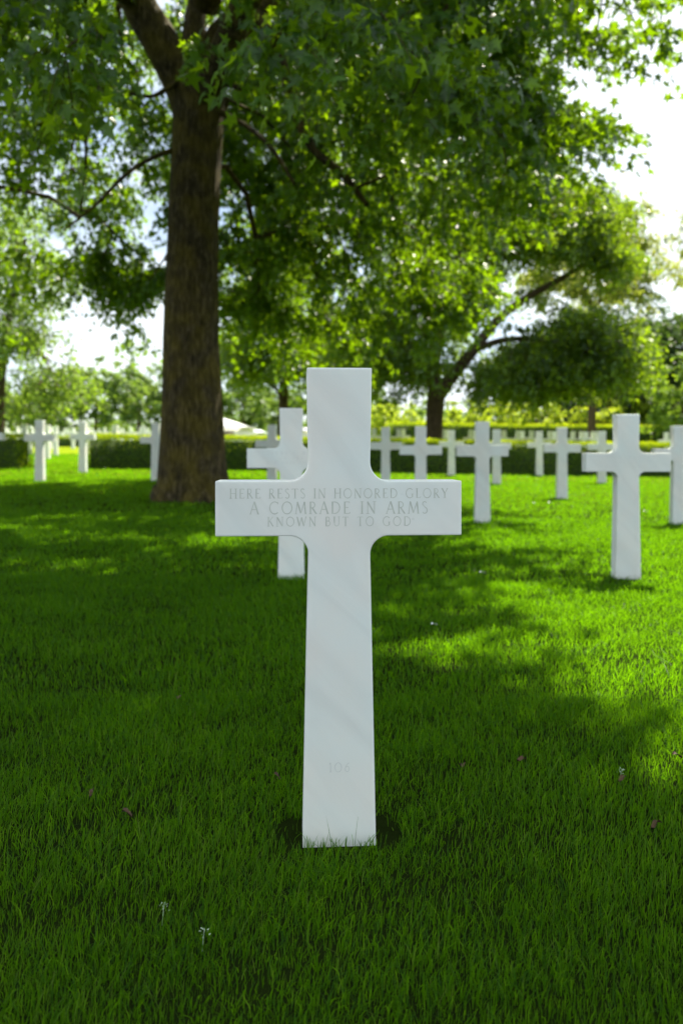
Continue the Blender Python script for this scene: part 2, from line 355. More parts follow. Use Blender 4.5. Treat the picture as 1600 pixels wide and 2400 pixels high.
CROSS_GROUP = 'white marble grave crosses standing on the lawn'
def px2w(x, t, b):
    Y = H * FPX / (b - t); return (x - 800) / FPX * Y, Y
crosses = [
 # x, top, bottom, yaw, label
 (792.3, 863.2, 1985.2, 0.058, 'large nearest white marble cross reading here rests in honored glory, number 106 at its foot'),
 (681.6, 957, 1357, 0.02, 'white marble cross half hidden behind the left of the large nearest cross'),
 (1472, 971, 1355, -0.01, 'white marble cross with faint lettering and shaded left side, largest one at right'),
 (1593, 998, 1227, -0.02, 'white marble cross cut off by the right edge of the photo'),
 (1131, 988, 1221, 0.0, 'white cross just right of the large nearest cross, a smaller cross right behind it'),
 (1317.5, 1002, 1168, 0.0, 'white cross standing alone in sunlit grass between the two bigger right hand crosses'),
 (1264, 1011, 1119, 0.0, 'small white cross close before the hedge, left of the cross in sunlit grass'),
 (1411, 1011, 1136, 0.0, 'small white cross seen just left of the largest right hand cross'),
 (1164, 1007, 1137.5, 0.0, 'white cross mostly hidden behind the cross just right of the large nearest cross'),
 (1058, 1008.6, 1119.5, 0.0, 'small white cross standing close to the hedge, right below the thick forked trunk'),
 (986, 999, 1190, 0.0, 'white cross before the hedge, its foot hidden by the right arm of the nearest cross'),
 (903.5, 1001.6, 1150, 0.0, 'white cross beside the right edge of the large cross stem, before the hedge'),
 (637, 995.7, 1147, -0.10, 'small white cross overlapping the left arm of the half hidden cross'),
 (92, 984.6, 1125.7, -0.10, 'white cross with brightly lit right side nearest the left edge, at the hedge gap'),
 (193, 990, 1106, -0.10, 'white cross with lit right side at the left end of the long hedge'),
 (364, 991, 1128, -0.08, 'white cross partly hidden behind the big maple trunk'),
 (130, 997, 1067, -0.10, 'small white cross seen through the hedge gap between the two left crosses'),
 (171, 1002, 1053, -0.10, 'tiny white cross in the hedge gap against the far dark hedge, right of centre'),
 (118, 1000, 1053, -0.10, 'tiny white cross in the hedge gap against the far dark hedge, left of centre'),
 (57, 994, 1085, -0.10, 'white cross head rising behind the right end of the short left hedge'),
 (-31, 979, 1129, -0.10, 'white cross beyond the left edge, only the tip of its right arm showing'),
]
foot = []
def put_cross(x, Y, yaw, label, group=CROSS_GROUP, dz=0.0):
    me = cross_me
    r = empty('grave_cross', (x, Y, zgf(x, Y) + dz), yaw)
    b = link('cross_body', me, None, r)
    tag(r, label, 'grave cross', group)
    foot.append((x, Y, yaw))
    return r
near = []
for i, (x, t, b, yaw, lab) in enumerate(crosses):
    X, Y = px2w(x, t, b)
    zb = CAMH - (b - HORY) * Y / FPX
    dz = max(-0.05, min(0.05, zb - zgf(X, Y)))
    near.append(put_cross(X, Y + 0.05, yaw, lab, dz=dz))
def letter(parent, name, txt, h, wdt, z, m, x=0.0, thick=1.0):
    o = link(name, text_mesh(txt, h, wdt, thick), m, parent, (x, -0.05, z)); return o
mc = near[0]
letter(mc, 'inscription', 'HERE RESTS IN HONORED GLORY', 0.0212, 0.488, 0.789, M_letter, 0, 0.95)
letter(mc, 'inscription', 'A COMRADE IN ARMS', 0.0268, 0.398, 0.757, M_letter, 0, 0.95)
letter(mc, 'inscription', 'KNOWN BUT TO GOD', 0.0205, 0.321, 0.7263, M_letter, 0, 0.95)
letter(mc, 'grave_number', '106', 0.0204, 0.0467, 0.1765, M_letter2)
letter(near[1], 'inscription', 'SVEND E HAN', 0.019, 0.30, 0.789, M_letter2)
letter(near[1], 'inscription', 'TEC BN INF DIV', 0.015, 0.36, 0.757, M_letter2)
letter(near[1], 'inscription', 'NEW YORK 10 16', 0.015, 0.30, 0.728, M_letter2)
letter(near[2], 'inscription', 'LEO A MURRAY', 0.017, 0.34, 0.789, M_letter2, thick=0.8)
letter(near[2], 'inscription', 'TEC INF REG DIV', 0.014, 0.38, 0.757, M_letter2, thick=0.8)
letter(near[2], 'inscription', 'OHIO 10 DEC 16', 0.014, 0.36, 0.728, M_letter2, thick=0.8)

# far rows of crosses: curved rows beyond the hedge
rr = random.Random(3)
FG = 'tiny crosses in the far rows beyond the hedges'
row_l = {25: 'nearest', 30: 'second', 35.5: 'third', 41.5: 'fourth', 48: 'fifth', 55: 'sixth', 63: 'seventh', 72: 'eighth'}
for Yr in row_l:
    x = -0.50 * Yr - 1.0
    while x < -0.205 * Yr:
        yy = Yr - 0.012 * (x + 12) ** 2 * 0.25
        u = 800 + x / yy * FPX
        if not (30 < u < 80 and Yr < 27) and not (100 < u < 200 and 25 < Yr < 45):
            put_cross(x, yy, -0.10, 'one of the tiny white crosses in the rows beyond the left hedges', FG)
        x += 2.15 + rr.uniform(-0.03, 0.03)
for Yr, u0 in ((27.5, 0), (32, 40)):
    for u in (876, 934, 1037, 1103, 1181, 1213, 1245, 1288, 1342, 1362, 1389, 1560):
        uu = u + (0 if Yr < 30 else 11)
        if Yr > 30 and u in (1181, 1245, 1342, 1560, 876): continue
        X = (uu - 800) / FPX * Yr
        put_cross(X, Yr, 0.0, 'one of the white cross heads between the front and far hedges at right', 'crosses between the two right hand hedges')

# ------------------------------------------------------------------ trees
def tube_rings(pts, rad, sides=10, ridge=0.0, seed=0, sub=1, spin=0.0):
    """smooth tapered tube through pts; returns V, F"""
    pts = np.array(pts, float); rad = np.array(rad, float); n = len(pts)
    if sub > 1:                                   # Catmull-Rom
        P = np.vstack([2 * pts[0] - pts[1], pts, 2 * pts[-1] - pts[-2]]); out = []; ro = []
        for i in range(n - 1):
            for k in range(sub):
                t = k / sub; p0, p1, p2, p3 = P[i], P[i + 1], P[i + 2], P[i + 3]
                out.append(0.5 * (2 * p1 + (p2 - p0) * t + (2 * p0 - 5 * p1 + 4 * p2 - p3) * t * t + (3 * p1 - p0 - 3 * p2 + p3) * t ** 3))
                ro.append(rad[i] * (1 - t) + rad[i + 1] * t)
        out.append(pts[-1]); ro.append(rad[-1]); pts = np.array(out); rad = np.array(ro); n = len(pts)
    T = np.gradient(pts, axis=0); T /= np.linalg.norm(T, axis=1)[:, None]
    up = np.array([0.0, 0, 1]) if abs(T[0][2]) < 0.9 else np.array([1.0, 0, 0])
    U = []; u = np.cross(T[0], up)
    for t in T:
        u = u - t * (u @ t); u /= np.linalg.norm(u); U.append(u.copy())
    U = np.array(U); W = np.cross(T, U)
    ang = np.arange(sides) / sides * 2 * np.pi
    ca, sa = np.cos(ang), np.sin(ang)
    D = U[:, None, :] * ca[None, :, None] + W[:, None, :] * sa[None, :, None]
    R = rad[:, None] * np.ones((1, sides))
    if ridge > 0:
        r = np.random.default_rng(seed)
        L = np.concatenate([[0], np.cumsum(np.linalg.norm(np.diff(pts, axis=0), axis=1))])[:, None]
        acc = 0
        for k, am in ((3, 0.9), (5, 0.7), (11, 0.5), (17, 0.55), (26, 0.6), (34, 0.6)):
            acc = acc + am * np.sin(k * ang[None, :] + r.uniform(0, 6) + np.sin(L * r.uniform(0.5, 1.6) + r.uniform(0, 6)) * (1.2 + k * 0.05)) * (0.6 + 0.4 * np.sin(L * r.uniform(1, 4) + ang[None, :] * 2))
        R = R * (1 + ridge * acc)
        if sides > 40: R = R * (1 + 0.10 * (np.cos(5 * ang + 0.7)[None, :] + 0.5 * np.cos(3 * ang + 2)[None, :]) * np.exp(-np.maximum(L - 0.2, 0) / 0.35))
    V = (pts[:, None, :] + D * R[:, :, None]).reshape(-1, 3)
    i, j = np.meshgrid(np.arange(n - 1), np.arange(sides), indexing='ij'); j2 = (j + 1) % sides
    F = np.stack([(i * sides + j), (i * sides + j2), ((i + 1) * sides + j2), ((i + 1) * sides + j)], -1).reshape(-1, 4)
    return V, F

class Geo:
    def __init__(s): s.V = []; s.F = []; s.n = 0
    def add(s, V, F): s.V.append(V); s.F.append(np.asarray(F) + s.n); s.n += len(V)
    def mesh(s, name, smooth=True): return np_mesh(name, np.concatenate(s.V), [np.concatenate(s.F)], smooth=smooth)

def grow(limbs, clusters, step=0.45, tip_r=0.006, pipe=2.3, rmax=0.10, sag=0.0, rnd=None):
    """connect each cluster to the nearest point of the growing skeleton; returns geometry of thin branches"""
    rnd = rnd or np.random.default_rng(1)
    pos = []; par = []; rootd = []
    for L in limbs:
        L = np.array(L[0], float)
        for i in range(len(L) - 1):
            m = max(2, int(np.linalg.norm(L[i + 1] - L[i]) / 0.25))
            for k in range(m):
                pos.append(L[i] + (L[i + 1] - L[i]) * k / m); par.append(-1); rootd.append(0)
    base = len(pos); C = np.array(clusters)
    P = np.zeros((len(pos) + len(C) * 24, 3)); n = len(pos); P[:n] = pos
    par = par + [0] * (len(P) - n); rd = np.zeros(len(P))
    d0 = np.array([np.min(np.linalg.norm(P[:n] - c, axis=1)) for c in C])
    ends = []
    for ci in np.argsort(d0):
        c = C[ci]; d = np.linalg.norm(P[:n] - c, axis=1) + rd[:n] * 0.35
        k = int(np.argmin(d)); p0 = P[k]; D = c - p0; L = np.linalg.norm(D); m = int(min(20, max(1, L / step)))
        prev = k; side = rnd.normal(size=3) * L * 0.07
        for q in range(1, m + 1):
            t = q / m; p = p0 + D * t + side * math.sin(math.pi * t) + np.array([0, 0, 1]) * (sag * L * math.sin(math.pi * t)) + rnd.normal(size=3) * 0.03
            P[n] = p; par[n] = prev; rd[n] = rd[prev] + L / m; prev = n; n += 1
            if n >= len(P) - 1: break
        ends.append(prev)
    wgt = np.zeros(n)
    for e in ends: wgt[e] += 1
    for i in range(n - 1, base - 1, -1):
        if wgt[i] == 0: wgt[i] = 1
        if par[i] >= 0: wgt[par[i]] += wgt[i]
    R = np.minimum(tip_r * np.maximum(wgt, 1) ** (1 / pipe), rmax)
    g = Geo()
    idx = np.arange(base, n); A = P[[par[i] for i in idx]]; B = P[idx]
    rb = R[idx]; ra = np.minimum(R[[par[i] for i in idx]], rb * 1.35)
    T = B - A; Ln = np.linalg.norm(T, axis=1)[:, None] + 1e-9; T = T / Ln
    B = B + T * rb[:, None] * 0.5
    up = np.where(np.abs(T[:, 2:3]) < 0.9, [[0, 0, 1.0]], [[1.0, 0, 0]])
    U = np.cross(T, up); U /= np.linalg.norm(U, axis=1)[:, None]; W = np.cross(T, U)
    s = 5; an = np.arange(s) / s * 2 * np.pi
    D = U[:, None] * np.cos(an)[None, :, None] + W[:, None] * np.sin(an)[None, :, None]
    VA = A[:, None] + D * ra[:, None, None]; VB = B[:, None] + D * rb[:, None, None]
    V = np.concatenate([VA, VB], 1).reshape(-1, 3); o = (np.arange(len(idx)) * 2 * s)[:, None]
    F = [np.stack([o[:, 0] + k, o[:, 0] + (k + 1) % s, o[:, 0] + s + (k + 1) % s, o[:, 0] + s + k], 1) for k in range(s)]
    g.add(V, np.concatenate(F))
    return g

MAPLE = np.array([(0, 0), (.34, -.02), (.17, .20), (.52, .44), (.16, .46), (0, 1.0), (-.16, .46), (-.52, .44), (-.17, .20), (-.34, -.02)], float)
OVAL = np.array([(0, 0), (.24, .35), (.16, .75), (0, 1.0), (-.16, .75), (-.24, .35)], float)
QUAD = np.array([(0, 0), (.32, .5), (0, 1.0), (-.32, .5)], float)
def leaves(P, tip, size, tmpl, r, flat=0.5, curl=0.25):
    """P (n,3) petiole points, tip (n,3) tip directions"""
    n = len(P); t = tip / np.linalg.norm(tip, axis=1)[:, None]
    up = np.zeros((n, 3)); up[:, 2] = flat; up += r.normal(size=(n, 3)) * 0.55
    nn = up - t * np.sum(up * t, 1)[:, None]; nn /= np.linalg.norm(nn, axis=1)[:, None] + 1e-9
    s = np.cross(t, nn); k = len(tmpl); sz = size * r.uniform(0.65, 1.2, n)
    x, y = tmpl[:, 0], tmpl[:, 1]; zc = -curl * np.abs(x) - 0.18 * y * y
    V = P[:, None] + sz[:, None, None] * (s[:, None] * x[None, :, None] + t[:, None] * y[None, :, None] + nn[:, None] * zc[None, :, None])
    o = np.arange(n)[:, None]
    if k == 10:
        ctr = P[:, None] + sz[:, None, None] * (t[:, None] * 0.33)
        V = np.concatenate([V, ctr], 1); o = o * 11
        F = [np.concatenate([o + i, o + (i + 1) % 10, o + 10], 1) for i in range(10)]
        F = np.concatenate(F); kk = 11
    elif k == 6:
        o = o * 6; F = np.concatenate([np.concatenate([o, o + 1, o + 2, o + 3], 1), np.concatenate([o + 3, o + 4, o + 5, o], 1)]); kk = 6
    else:
        o = o * 4; F = np.concatenate([np.concatenate([o, o + 1, o + 2], 1), np.concatenate([o, o + 2, o + 3], 1)]); kk = 4
    tone = np.repeat(r.uniform(0, 1, n) ** 1.2, kk)
    return V.reshape(-1, 3), F, tone

def cluster_leaves(C, n_tw, n_lf, tw_len, size, tmpl, r, droop=0.6, center=None, twig_r=0.003):
    """each cluster: n_tw drooping twigs each with n_lf leaves. returns (leaf V,F,tone), twig Geo"""
    C = np.repeat(np.array(C), n_tw, 0); m = len(C)
    D = r.normal(size=(m, 3)); D[:, 2] = D[:, 2] * 0.5 
    if center is not None:
        o = C - np.array(center); o[:, 2] = 0; o /= np.linalg.norm(o, axis=1)[:, None] + 1e-6; D += o * 0.6
    D /= np.linalg.norm(D, axis=1)[:, None]; D *= (tw_len * r.uniform(0.5, 1.25, m))[:, None]
    dz = np.array([0, 0, -1.0])
    t = np.linspace(0.18, 1, n_lf)
    pos = C[:, None] + D[:, None] * t[None, :, None] + dz * (droop * tw_len * t ** 2)[None, :, None]
    tan = D[:, None] * np.ones_like(t)[None, :, None] + dz * (2 * droop * tw_len * t)[None, :, None]
    pos = pos.reshape(-1, 3) + r.normal(size=(m * n_lf, 3)) * tw_len * 0.07
    tan = tan.reshape(-1, 3); tan /= np.linalg.norm(tan, axis=1)[:, None] + 1e-9
    tipd = tan * 0.5 + r.normal(size=tan.shape) * 0.6 + dz * droop * 0.9
    LV, LF, tone = leaves(pos, tipd, size, tmpl, r)
    g = None
    if twig_r > 0:
        g = Geo(); q = np.array([0, 0.35, 0.7, 1.0]); pp = C[:, None] + D[:, None] * q[None, :, None] + dz * (droop * tw_len * q ** 2)[None, :, None]
        s = 3; an = np.arange(s) / s * 2 * np.pi; off = np.stack([np.cos(an), np.sin(an), np.zeros(s)], 1)
        rad = twig_r * np.array([1.5, 1.1, 0.8, 0.4])
        V = pp[:, :, None] + off[None, None] * rad[None, :, None, None]
        o = (np.arange(m) * 12)[:, None]; F = []
        for k in range(3):
            for j in range(3):
                F.append(np.concatenate([o + k * 3 + j, o + k * 3 + (j + 1) % 3, o + k * 3 + 3 + (j + 1) % 3, o + k * 3 + 3 + j], 1))
        g.add(V.reshape(-1, 3), np.concatenate(F))
    return LV, LF, tone, g

def build_tree(name, label, loc, trunk_pts, trunk_r, limbs, C, leafargs, mat_leaf, mat_bark, group=None, seed=1, ridge=0.012, sides=24, rmax=0.1, cat='tree', tip_r=0.006, sag=0.05, C2=None, la2=None):
    """all coordinates local to loc"""
    r = np.random.default_rng(seed)
    root = empty(name, loc); tag(root, label, cat, group)
    V, F = tube_rings(trunk_pts, trunk_r, sides, ridge, seed, sub=10 if sides > 40 else 4)
    tr = link('trunk', np_mesh('trunk', V, [F], smooth=True), mat_bark, root)
    g = Geo()
    for L, R in limbs:
        v, f = tube_rings(L, R, 12, 0.02, seed + 3, sub=4); g.add(v, f)
    allc = np.array(C) if C2 is None else np.concatenate([C, C2])
    sk = [(trunk_pts[-3:], None)] + [(L, None) for L, R in limbs] if limbs else [(trunk_pts[len(trunk_pts) // 2:], None)]
    gb = grow(sk, allc, rnd=r, rmax=rmax, tip_r=tip_r, sag=sag)
    for v, f in zip(gb.V, gb.F): g.add(v, f)
    LV, LF, tone, gt = cluster_leaves(C, *leafargs[:4], leafargs[4], r, *leafargs[5:])
    if gt: 
        for v, f in zip(gt.V, gt.F): g.add(v, f)
    if C2 is not None:
        LV2, LF2, t2, g2 = cluster_leaves(C2, *la2[:4], la2[4], r, *la2[5:])
        LF = np.concatenate([LF, LF2 + len(LV)]); LV = np.concatenate([LV, LV2]); tone = np.concatenate([tone, t2])
    link('branches', g.mesh('branches'), mat_bark, root)
    link('crown', np_mesh('crown', LV, [LF], tone=tone), mat_leaf, root)
    return root

def loc_pt(x, y, Y, base):   # photo point (source pixels) at distance Y, local to base
    return ((x - 800) / FPX * Y - base[0], Y - base[1], CAMH - (y - HORY) * Y / FPX - base[2])

def ell_clusters(n, c, R, r, shell=0.35, zcut=-0.6, lobes=4, hole=0.0, amp=0.22):
    out = []; ph = r.uniform(0, 6, 6)
    while len(out) < n:
        d = r.normal(size=3); d /= np.linalg.norm(d)
        if d[2] < zcut: continue
        th = math.atan2(d[1], d[0])
        s = (shell + (1 - shell) * r.uniform() ** 0.5) * (1 + amp * math.sin(lobes * th + ph[0]) * math.cos(3 * d[2] + ph[1]) + amp * 0.7 * math.sin(3 * th + 5 * d[2] + ph[2]))
        p = np.array(c) + d * np.array(R) * s
        if hole and hashnoise(p[None], int(ph[3] * 99), 1.3)[0] > hole: continue
        out.append(p)
    return np.array(out)

def box_clusters(lst, base, r):
    out = []
    for (x, y, sx, sy, n, Y, dY) in lst:
        k = 0
        while k < n:
            a, b = r.normal(size=2)
            if a * a + b * b > 4: continue
            YY = Y + r.uniform(-dY, dY)
            out.append(loc_pt(x + a * sx * 0.5, y + b * sy * 0.5, YY, base)); k += 1
    return np.array(out)
# --- the big maple
B1 = (-2.04, 10.9, zgf(-2.04, 10.9) - 0.02)
tz = [-0.25, 0.02, 0.15, 0.45, 0.9, 1.5, 2.2, 3.0, 3.8, 4.6, 5.2, 5.7]
trad = [0.62, 0.56, 0.51, 0.465, 0.43, 0.40, 0.375, 0.355, 0.34, 0.335, 0.34, 0.36]
tx = [-0.03, -0.02, 0, 0, 0, -0.01, -0.02, 0.0, 0.02, 0.05, 0.08, 0.09]
tp = [(x, 0, z) for x, z in zip(tx, tz)]
lp = lambda x, y, Y: loc_pt(x, y, Y, B1)
limbs1 = [
 ([(0.06, 0, 5.1), (-0.10, 0.0, 5.65), lp(372, 90, 10.8), lp(322, 0, 10.7), lp(300, -120, 10.5), lp(250, -330, 10.2), lp(150, -620, 10)], [0.27, 0.27, 0.25, 0.23, 0.21, 0.17, 0.11]),
 ([(0.06, 0, 5.1), (0.06, 0.0, 5.8), lp(456, 60, 10.9), lp(470, -20, 11.0), lp(500, -250, 11.2), lp(480, -600, 11.4), lp(500, -1000, 11.5)], [0.25, 0.24, 0.15, 0.14, 0.13, 0.11, 0.08]),
 ([(0.08, 0, 5.1), (0.20, 0.1, 5.6), lp(520, 90, 11.0), lp(600, 30, 11.2), lp(700, -60, 11.4), lp(850, -220, 11.6), lp(980, -420, 11.6)], [0.26, 0.25, 0.22, 0.19, 0.16, 0.13, 0.08]),
 ([lp(600, 30, 11.2), lp(655, 130, 10.6), lp(690, 260, 10.2), lp(735, 350, 10.0), lp(800, 405, 9.8), lp(860, 480, 9.6)], [0.10, 0.075, 0.065, 0.055, 0.045, 0.03]),
 ([lp(450, 345, 10.9), lp(380, 360, 10.7), lp(300, 405, 10.4), lp(225, 480, 10.1), lp(150, 540, 9.8)], [0.05, 0.032, 0.026, 0.02, 0.01]),
 ([lp(450, 170, 10.8), lp(380, 215, 10.5), lp(345, 226, 10.3), lp(270, 215, 10.0), lp(180, 240, 9.6)], [0.045, 0.03, 0.024, 0.018, 0.01]),
 ([lp(490, 180, 10.8), lp(540, 200, 10.5), lp(574, 208, 10.4)], [0.06, 0.04, 0.03]),
 ([lp(480, 250, 10.9), lp(560, 285, 10.6), lp(630, 340, 10.2), lp(690, 430, 9.9)], [0.05, 0.035, 0.03, 0.02]),
 ([(0.1, -0.1, 5.3), lp(640, -120, 9.6), lp(800, -190, 8.4), lp(960, -170, 7.6), lp(1120, -60, 7.2)], [0.2, 0.16, 0.13, 0.10, 0.05]),
 ([lp(700, -60, 11.4), lp(880, -20, 11.6), lp(1040, 90, 11.8), lp(1180, 200, 12)], [0.12, 0.10, 0.07, 0.04]),
 ([(0.2, -0.3, 6.6), (1.2, -1.8, 7.8), (2.4, -3.6, 8.6), (3.6, -5.2, 8.9)], [0.2, 0.16, 0.12, 0.05]),
 ([lp(322, 0, 10.7), lp(200, -60, 9.6), lp(60, -60, 8.8), lp(-80, 20, 8.4)], [0.14, 0.12, 0.09, 0.05]),
]
rt = np.random.default_rng(21)
NV = 880
def crown1():
    vis = []; up = []
    while len(vis) < NV or len(up) < 420:
        th = rt.uniform(0, 2 * np.pi); z = rt.uniform(2.2, 14.5)
        R = 6.15 if z < 5.5 else 6.15 - (z - 5.5) * 0.16 if z < 11 else 5.3 * math.sqrt(max(0, 1 - ((z - 11) / 4.2) ** 2))
        R *= 1 + 0.09 * math.sin(3 * th + 1) + 0.06 * math.sin(7 * th + z)
        r = R * math.sqrt(rt.uniform(0.06, 1))
        x, y = B1[0] + r * math.cos(th), B1[1] + r * math.sin(th)
        P = np.array([x, y, z]); zw = z + B1[2]
        q = r / R
        zl = 4.2 - 1.25 * q * q + 0.55 * float(hashnoise(P * [1, 1, 0], 4, 1.1)) 
        if math.sin(th) > 0.3: zl -= 0.35                     # the skirt hangs lower on the sunny far side
        if z < zl: continue
        if z > 8 and r < 0.45 * R: continue
        u = 800 + x / y * FPX; v = HORY - (zw - CAMH) / y * FPX
        if y < 3.5: continue
        # clusters dropped by their sun projection, so sunlit stripes fall on the left lawn
        sx, sy = x - sdir.x / sdir.z * zw, y - sdir.y / sdir.z * zw
        if sx < -0.3 and 5.3 < sy < 8.6 and math.sin(sy * 4.2 + sx * 0.5) > -0.35 and rt.uniform() < 0.82: continue
        local = np.array([x - B1[0], y - B1[1], z])
        seen = (-250 < u < 1850 and v > -120)
        if seen and x < -2.5 and rt.uniform() < 0.5: continue
        if seen and y < 11.3 and 260 < u < 640 and v < 400 and rt.uniform() < 0.93: continue
        if seen and 90 < u < 400 and v > 655 and rt.uniform() < 0.85: continue
        if seen and u > np.interp(v, [0, 60, 130, 330, 430, 520, 620, 720], [1530, 1490, 1410, 1340, 1270, 1150, 1070, 1020]) + 45 * math.sin(v / 35): continue
        if seen and len(vis) < NV: vis.append(local)
        elif not seen and z > 5 and len(up) < 420: up.append(local)
        elif not seen and z <= 5 and len(up) < 420 and rt.uniform() < 0.5: up.append(local)
    return np.array(vis), np.array(up)
vis1, up1 = crown1()
rl1 = np.random.default_rng(23)
# a low sunlit spray on the far side, and an unseen high limb added to shade the foreground lawn
vis1 = np.concatenate([vis1, box_clusters([(1080, 700, 100, 45, 24, 15.6, 0.7), (1010, 640, 120, 60, 20, 15.6, 0.7), (590, 690, 70, 40, 14, 15.5, 0.6), (300, 640, 110, 60, 26, 14, 1)], B1, rl1)])
up1 = np.concatenate([up1, ell_clusters(170, (1.7 - B1[0], 6.7 - B1[1], 8.4), (2.2, 2.3, 1.8), rl1), ell_clusters(60, (1.3 - B1[0], 6.9 - B1[1], 7.8), (1.6, 1.4, 1.0), rl1), ell_clusters(50, (3.2 - B1[0], 5.6 - B1[1], 8.4), (1.5, 1.5, 1.4), rl1)])
def sun_gap(A, cx, cy, rx, ry, keep=0.06):
    # removes clusters shading a chosen ground ellipse, to put a sun patch there
    W = A + np.array(B1); k = (W[:, 2] - 0.05) / sdir.z
    gx_, gy_ = W[:, 0] - sdir.x * k, W[:, 1] - sdir.y * k
    inside = ((gx_ - cx) / rx) ** 2 + ((gy_ - cy) / ry) ** 2 < 1
    return A[~inside | (rl1.uniform(size=len(A)) < keep)]
for g4 in ((1.5, 2.95, 1.15, 0.75), (0.75, 3.15, 0.5, 0.5), (1.6, 4.7, 0.8, 0.5), (1.9, 7.2, 1.5, 1.5), (1.3, 2.5, 0.6, 0.4)):
    up1 = sun_gap(up1, *g4); vis1 = sun_gap(vis1, *g4, 0.3)
build_tree('maple_tree', 'big maple with thick mossy brown trunk standing left behind the nearest cross', B1, tp, trad, limbs1, vis1,
           (7, 13, 0.62, 0.125, MAPLE, 0.55, (0, 0, 6), 0.0035), M_maple, M_bark, seed=7, ridge=0.016, sides=128, rmax=0.07, C2=up1,
           la2=(7, 12, 0.8, 0.17, MAPLE, 0.5, (0, 0, 8), 0.0))

# --- forked dark tree beyond the hedge
B2 = (2.95, 25.5, zgf(3.2, 25.5))
l2 = lambda x, y, Y: loc_pt(x, y, Y, B2)
rt = np.random.default_rng(31)
limbs2 = [
 ([l2(1024, 930, 25.5), l2(1060, 880, 25.4), l2(1110, 820, 25.2), l2(1165, 750, 25.0), l2(1230, 700, 24.8), l2(1310, 655, 24.5), l2(1400, 600, 24.2)], [0.26, 0.20, 0.17, 0.14, 0.11, 0.09, 0.05]),
 ([l2(1024, 930, 25.5), l2(1015, 860, 25.6), l2(1030, 770, 25.7), l2(1050, 660, 25.8), l2(1100, 520, 26), l2(1120, 380, 26)], [0.28, 0.22, 0.18, 0.15, 0.11, 0.06]),
 ([l2(1015, 880, 25.6), l2(960, 800, 26), l2(890, 720, 26.5), l2(820, 650, 27)], [0.20, 0.16, 0.11, 0.06]),
 ([l2(1110, 820, 25.2), l2(1190, 795, 24.6), l2(1290, 800, 24), l2(1370, 830, 23.6)], [0.12, 0.09, 0.06, 0.03]),
 ([l2(1050, 660, 25.8), l2(1150, 600, 25.3), l2(1230, 590, 25), l2(1330, 560, 24.8)], [0.10, 0.08, 0.06, 0.04]),
]
C2 = box_clusters([
 (900, 840, 130, 90, 60, 25.5, 2.2), (830, 740, 150, 90, 55, 26, 2.5), (980, 720, 150, 120, 60, 26, 2.5), (1180, 880, 160, 45, 60, 24.5, 2.0), (1300, 870, 150, 45, 50, 24.5, 2.0),
 (1415, 850, 80, 50, 34, 24, 1.6), (1400, 790, 70, 30, 18, 24, 1.4), (1310, 785, 130, 45, 34, 24.5, 2), (1350, 735, 110, 30, 10, 24.5, 2), (1465, 800, 50, 80, 16, 24, 1.5), (1200, 910, 160, 25, 9, 24.5, 2), (1230, 830, 120, 35, 30, 25, 2), (1130, 560, 160, 50, 60, 25.5, 2), (1290, 550, 160, 50, 60, 25, 2), (1430, 600, 70, 50, 28, 24.3, 1.5), (1230, 470, 190, 60, 70, 26, 2), (1390, 500, 90, 60, 40, 25, 2),
 (1060, 640, 120, 60, 30, 26, 2), (1000, 560, 200, 100, 50, 26, 2.5), (1150, 430, 200, 100, 45, 26, 2.5), (930, 430, 200, 100, 35, 27, 2), (1240, 690, 40, 20, 4, 25, 1), (1010, 850, 130, 50, 30, 26, 2.5)], B2, rt)
_w = C2 + np.array(B2); _u = 800 + _w[:, 0] / _w[:, 1] * FPX; _v = HORY - (_w[:, 2] - CAMH) / _w[:, 1] * FPX
# open the crown around the big low limb
C2 = C2[~((np.abs(_v - np.interp(_u, [1020, 1110, 1165, 1230, 1310], [920, 815, 750, 700, 655])) < 48) & (_u > 1020) & (_u < 1330) & (rt.uniform(size=len(C2)) < 0.85))]
build_tree('forked_tree', 'dark spreading tree with a forked trunk beyond the hedge, right of centre', B2,
           [(0.02, 0, -0.2), (0, 0, 0.15), (0, 0, 0.7), (0.02, 0, 1.3), (0.05, 0, 1.9), (0.1, 0, 2.3)], [0.38, 0.33, 0.28, 0.27, 0.29, 0.27], limbs2, C2,
           (9, 15, 0.8, 0.15, OVAL, 0.45, (0, 0, 3), 0.004), M_dark, M_bark2, seed=12, rmax=0.08)

# --- upright smaller tree, left of the big cross
B3 = (-2.55, 30.5, zgf(-2.5, 30))
l3 = lambda x, y, Y: loc_pt(x, y, Y, B3)
rt = np.random.default_rng(41)
limbs3 = [([l3(663, 940, 30.5), l3(650, 915, 30.5), l3(620, 885, 30.3), l3(590, 850, 30)], [0.09, 0.07, 0.05, 0.03]),
          ([l3(665, 930, 30.5), l3(668, 860, 30.5), l3(665, 760, 30.6), l3(670, 660, 30.6)], [0.16, 0.13, 0.09, 0.05]),
          ([l3(666, 900, 30.5), l3(700, 850, 30.4), l3(740, 790, 30.2)], [0.1, 0.07, 0.04])]
C3 = box_clusters([(590, 850, 80, 55, 40, 30, 1.8), (650, 800, 130, 100, 90, 30.5, 2.2), (740, 820, 110, 90, 70, 30.5, 2.2), (660, 700, 150, 100, 60, 31, 2.4), (700, 580, 120, 90, 40, 31, 2), (560, 800, 40, 60, 18, 30, 1.5), (800, 860, 70, 50, 30, 31, 1.5)], B3, rt)
build_tree('upright_tree', 'dark dense tree with a slim trunk behind the half hidden cross', B3,
           [(0.33, 0, -0.2), (0.33, 0, 0.3), (0.32, 0, 1.2), (0.33, 0, 2.2), (0.33, 0, 2.8)], [0.24, 0.21, 0.19, 0.18, 0.17], limbs3, C3,
           (8, 14, 0.8, 0.16, OVAL, 0.4, (0, 0, 4), 0.004), M_dark, M_bark2, seed=14, rmax=0.07)

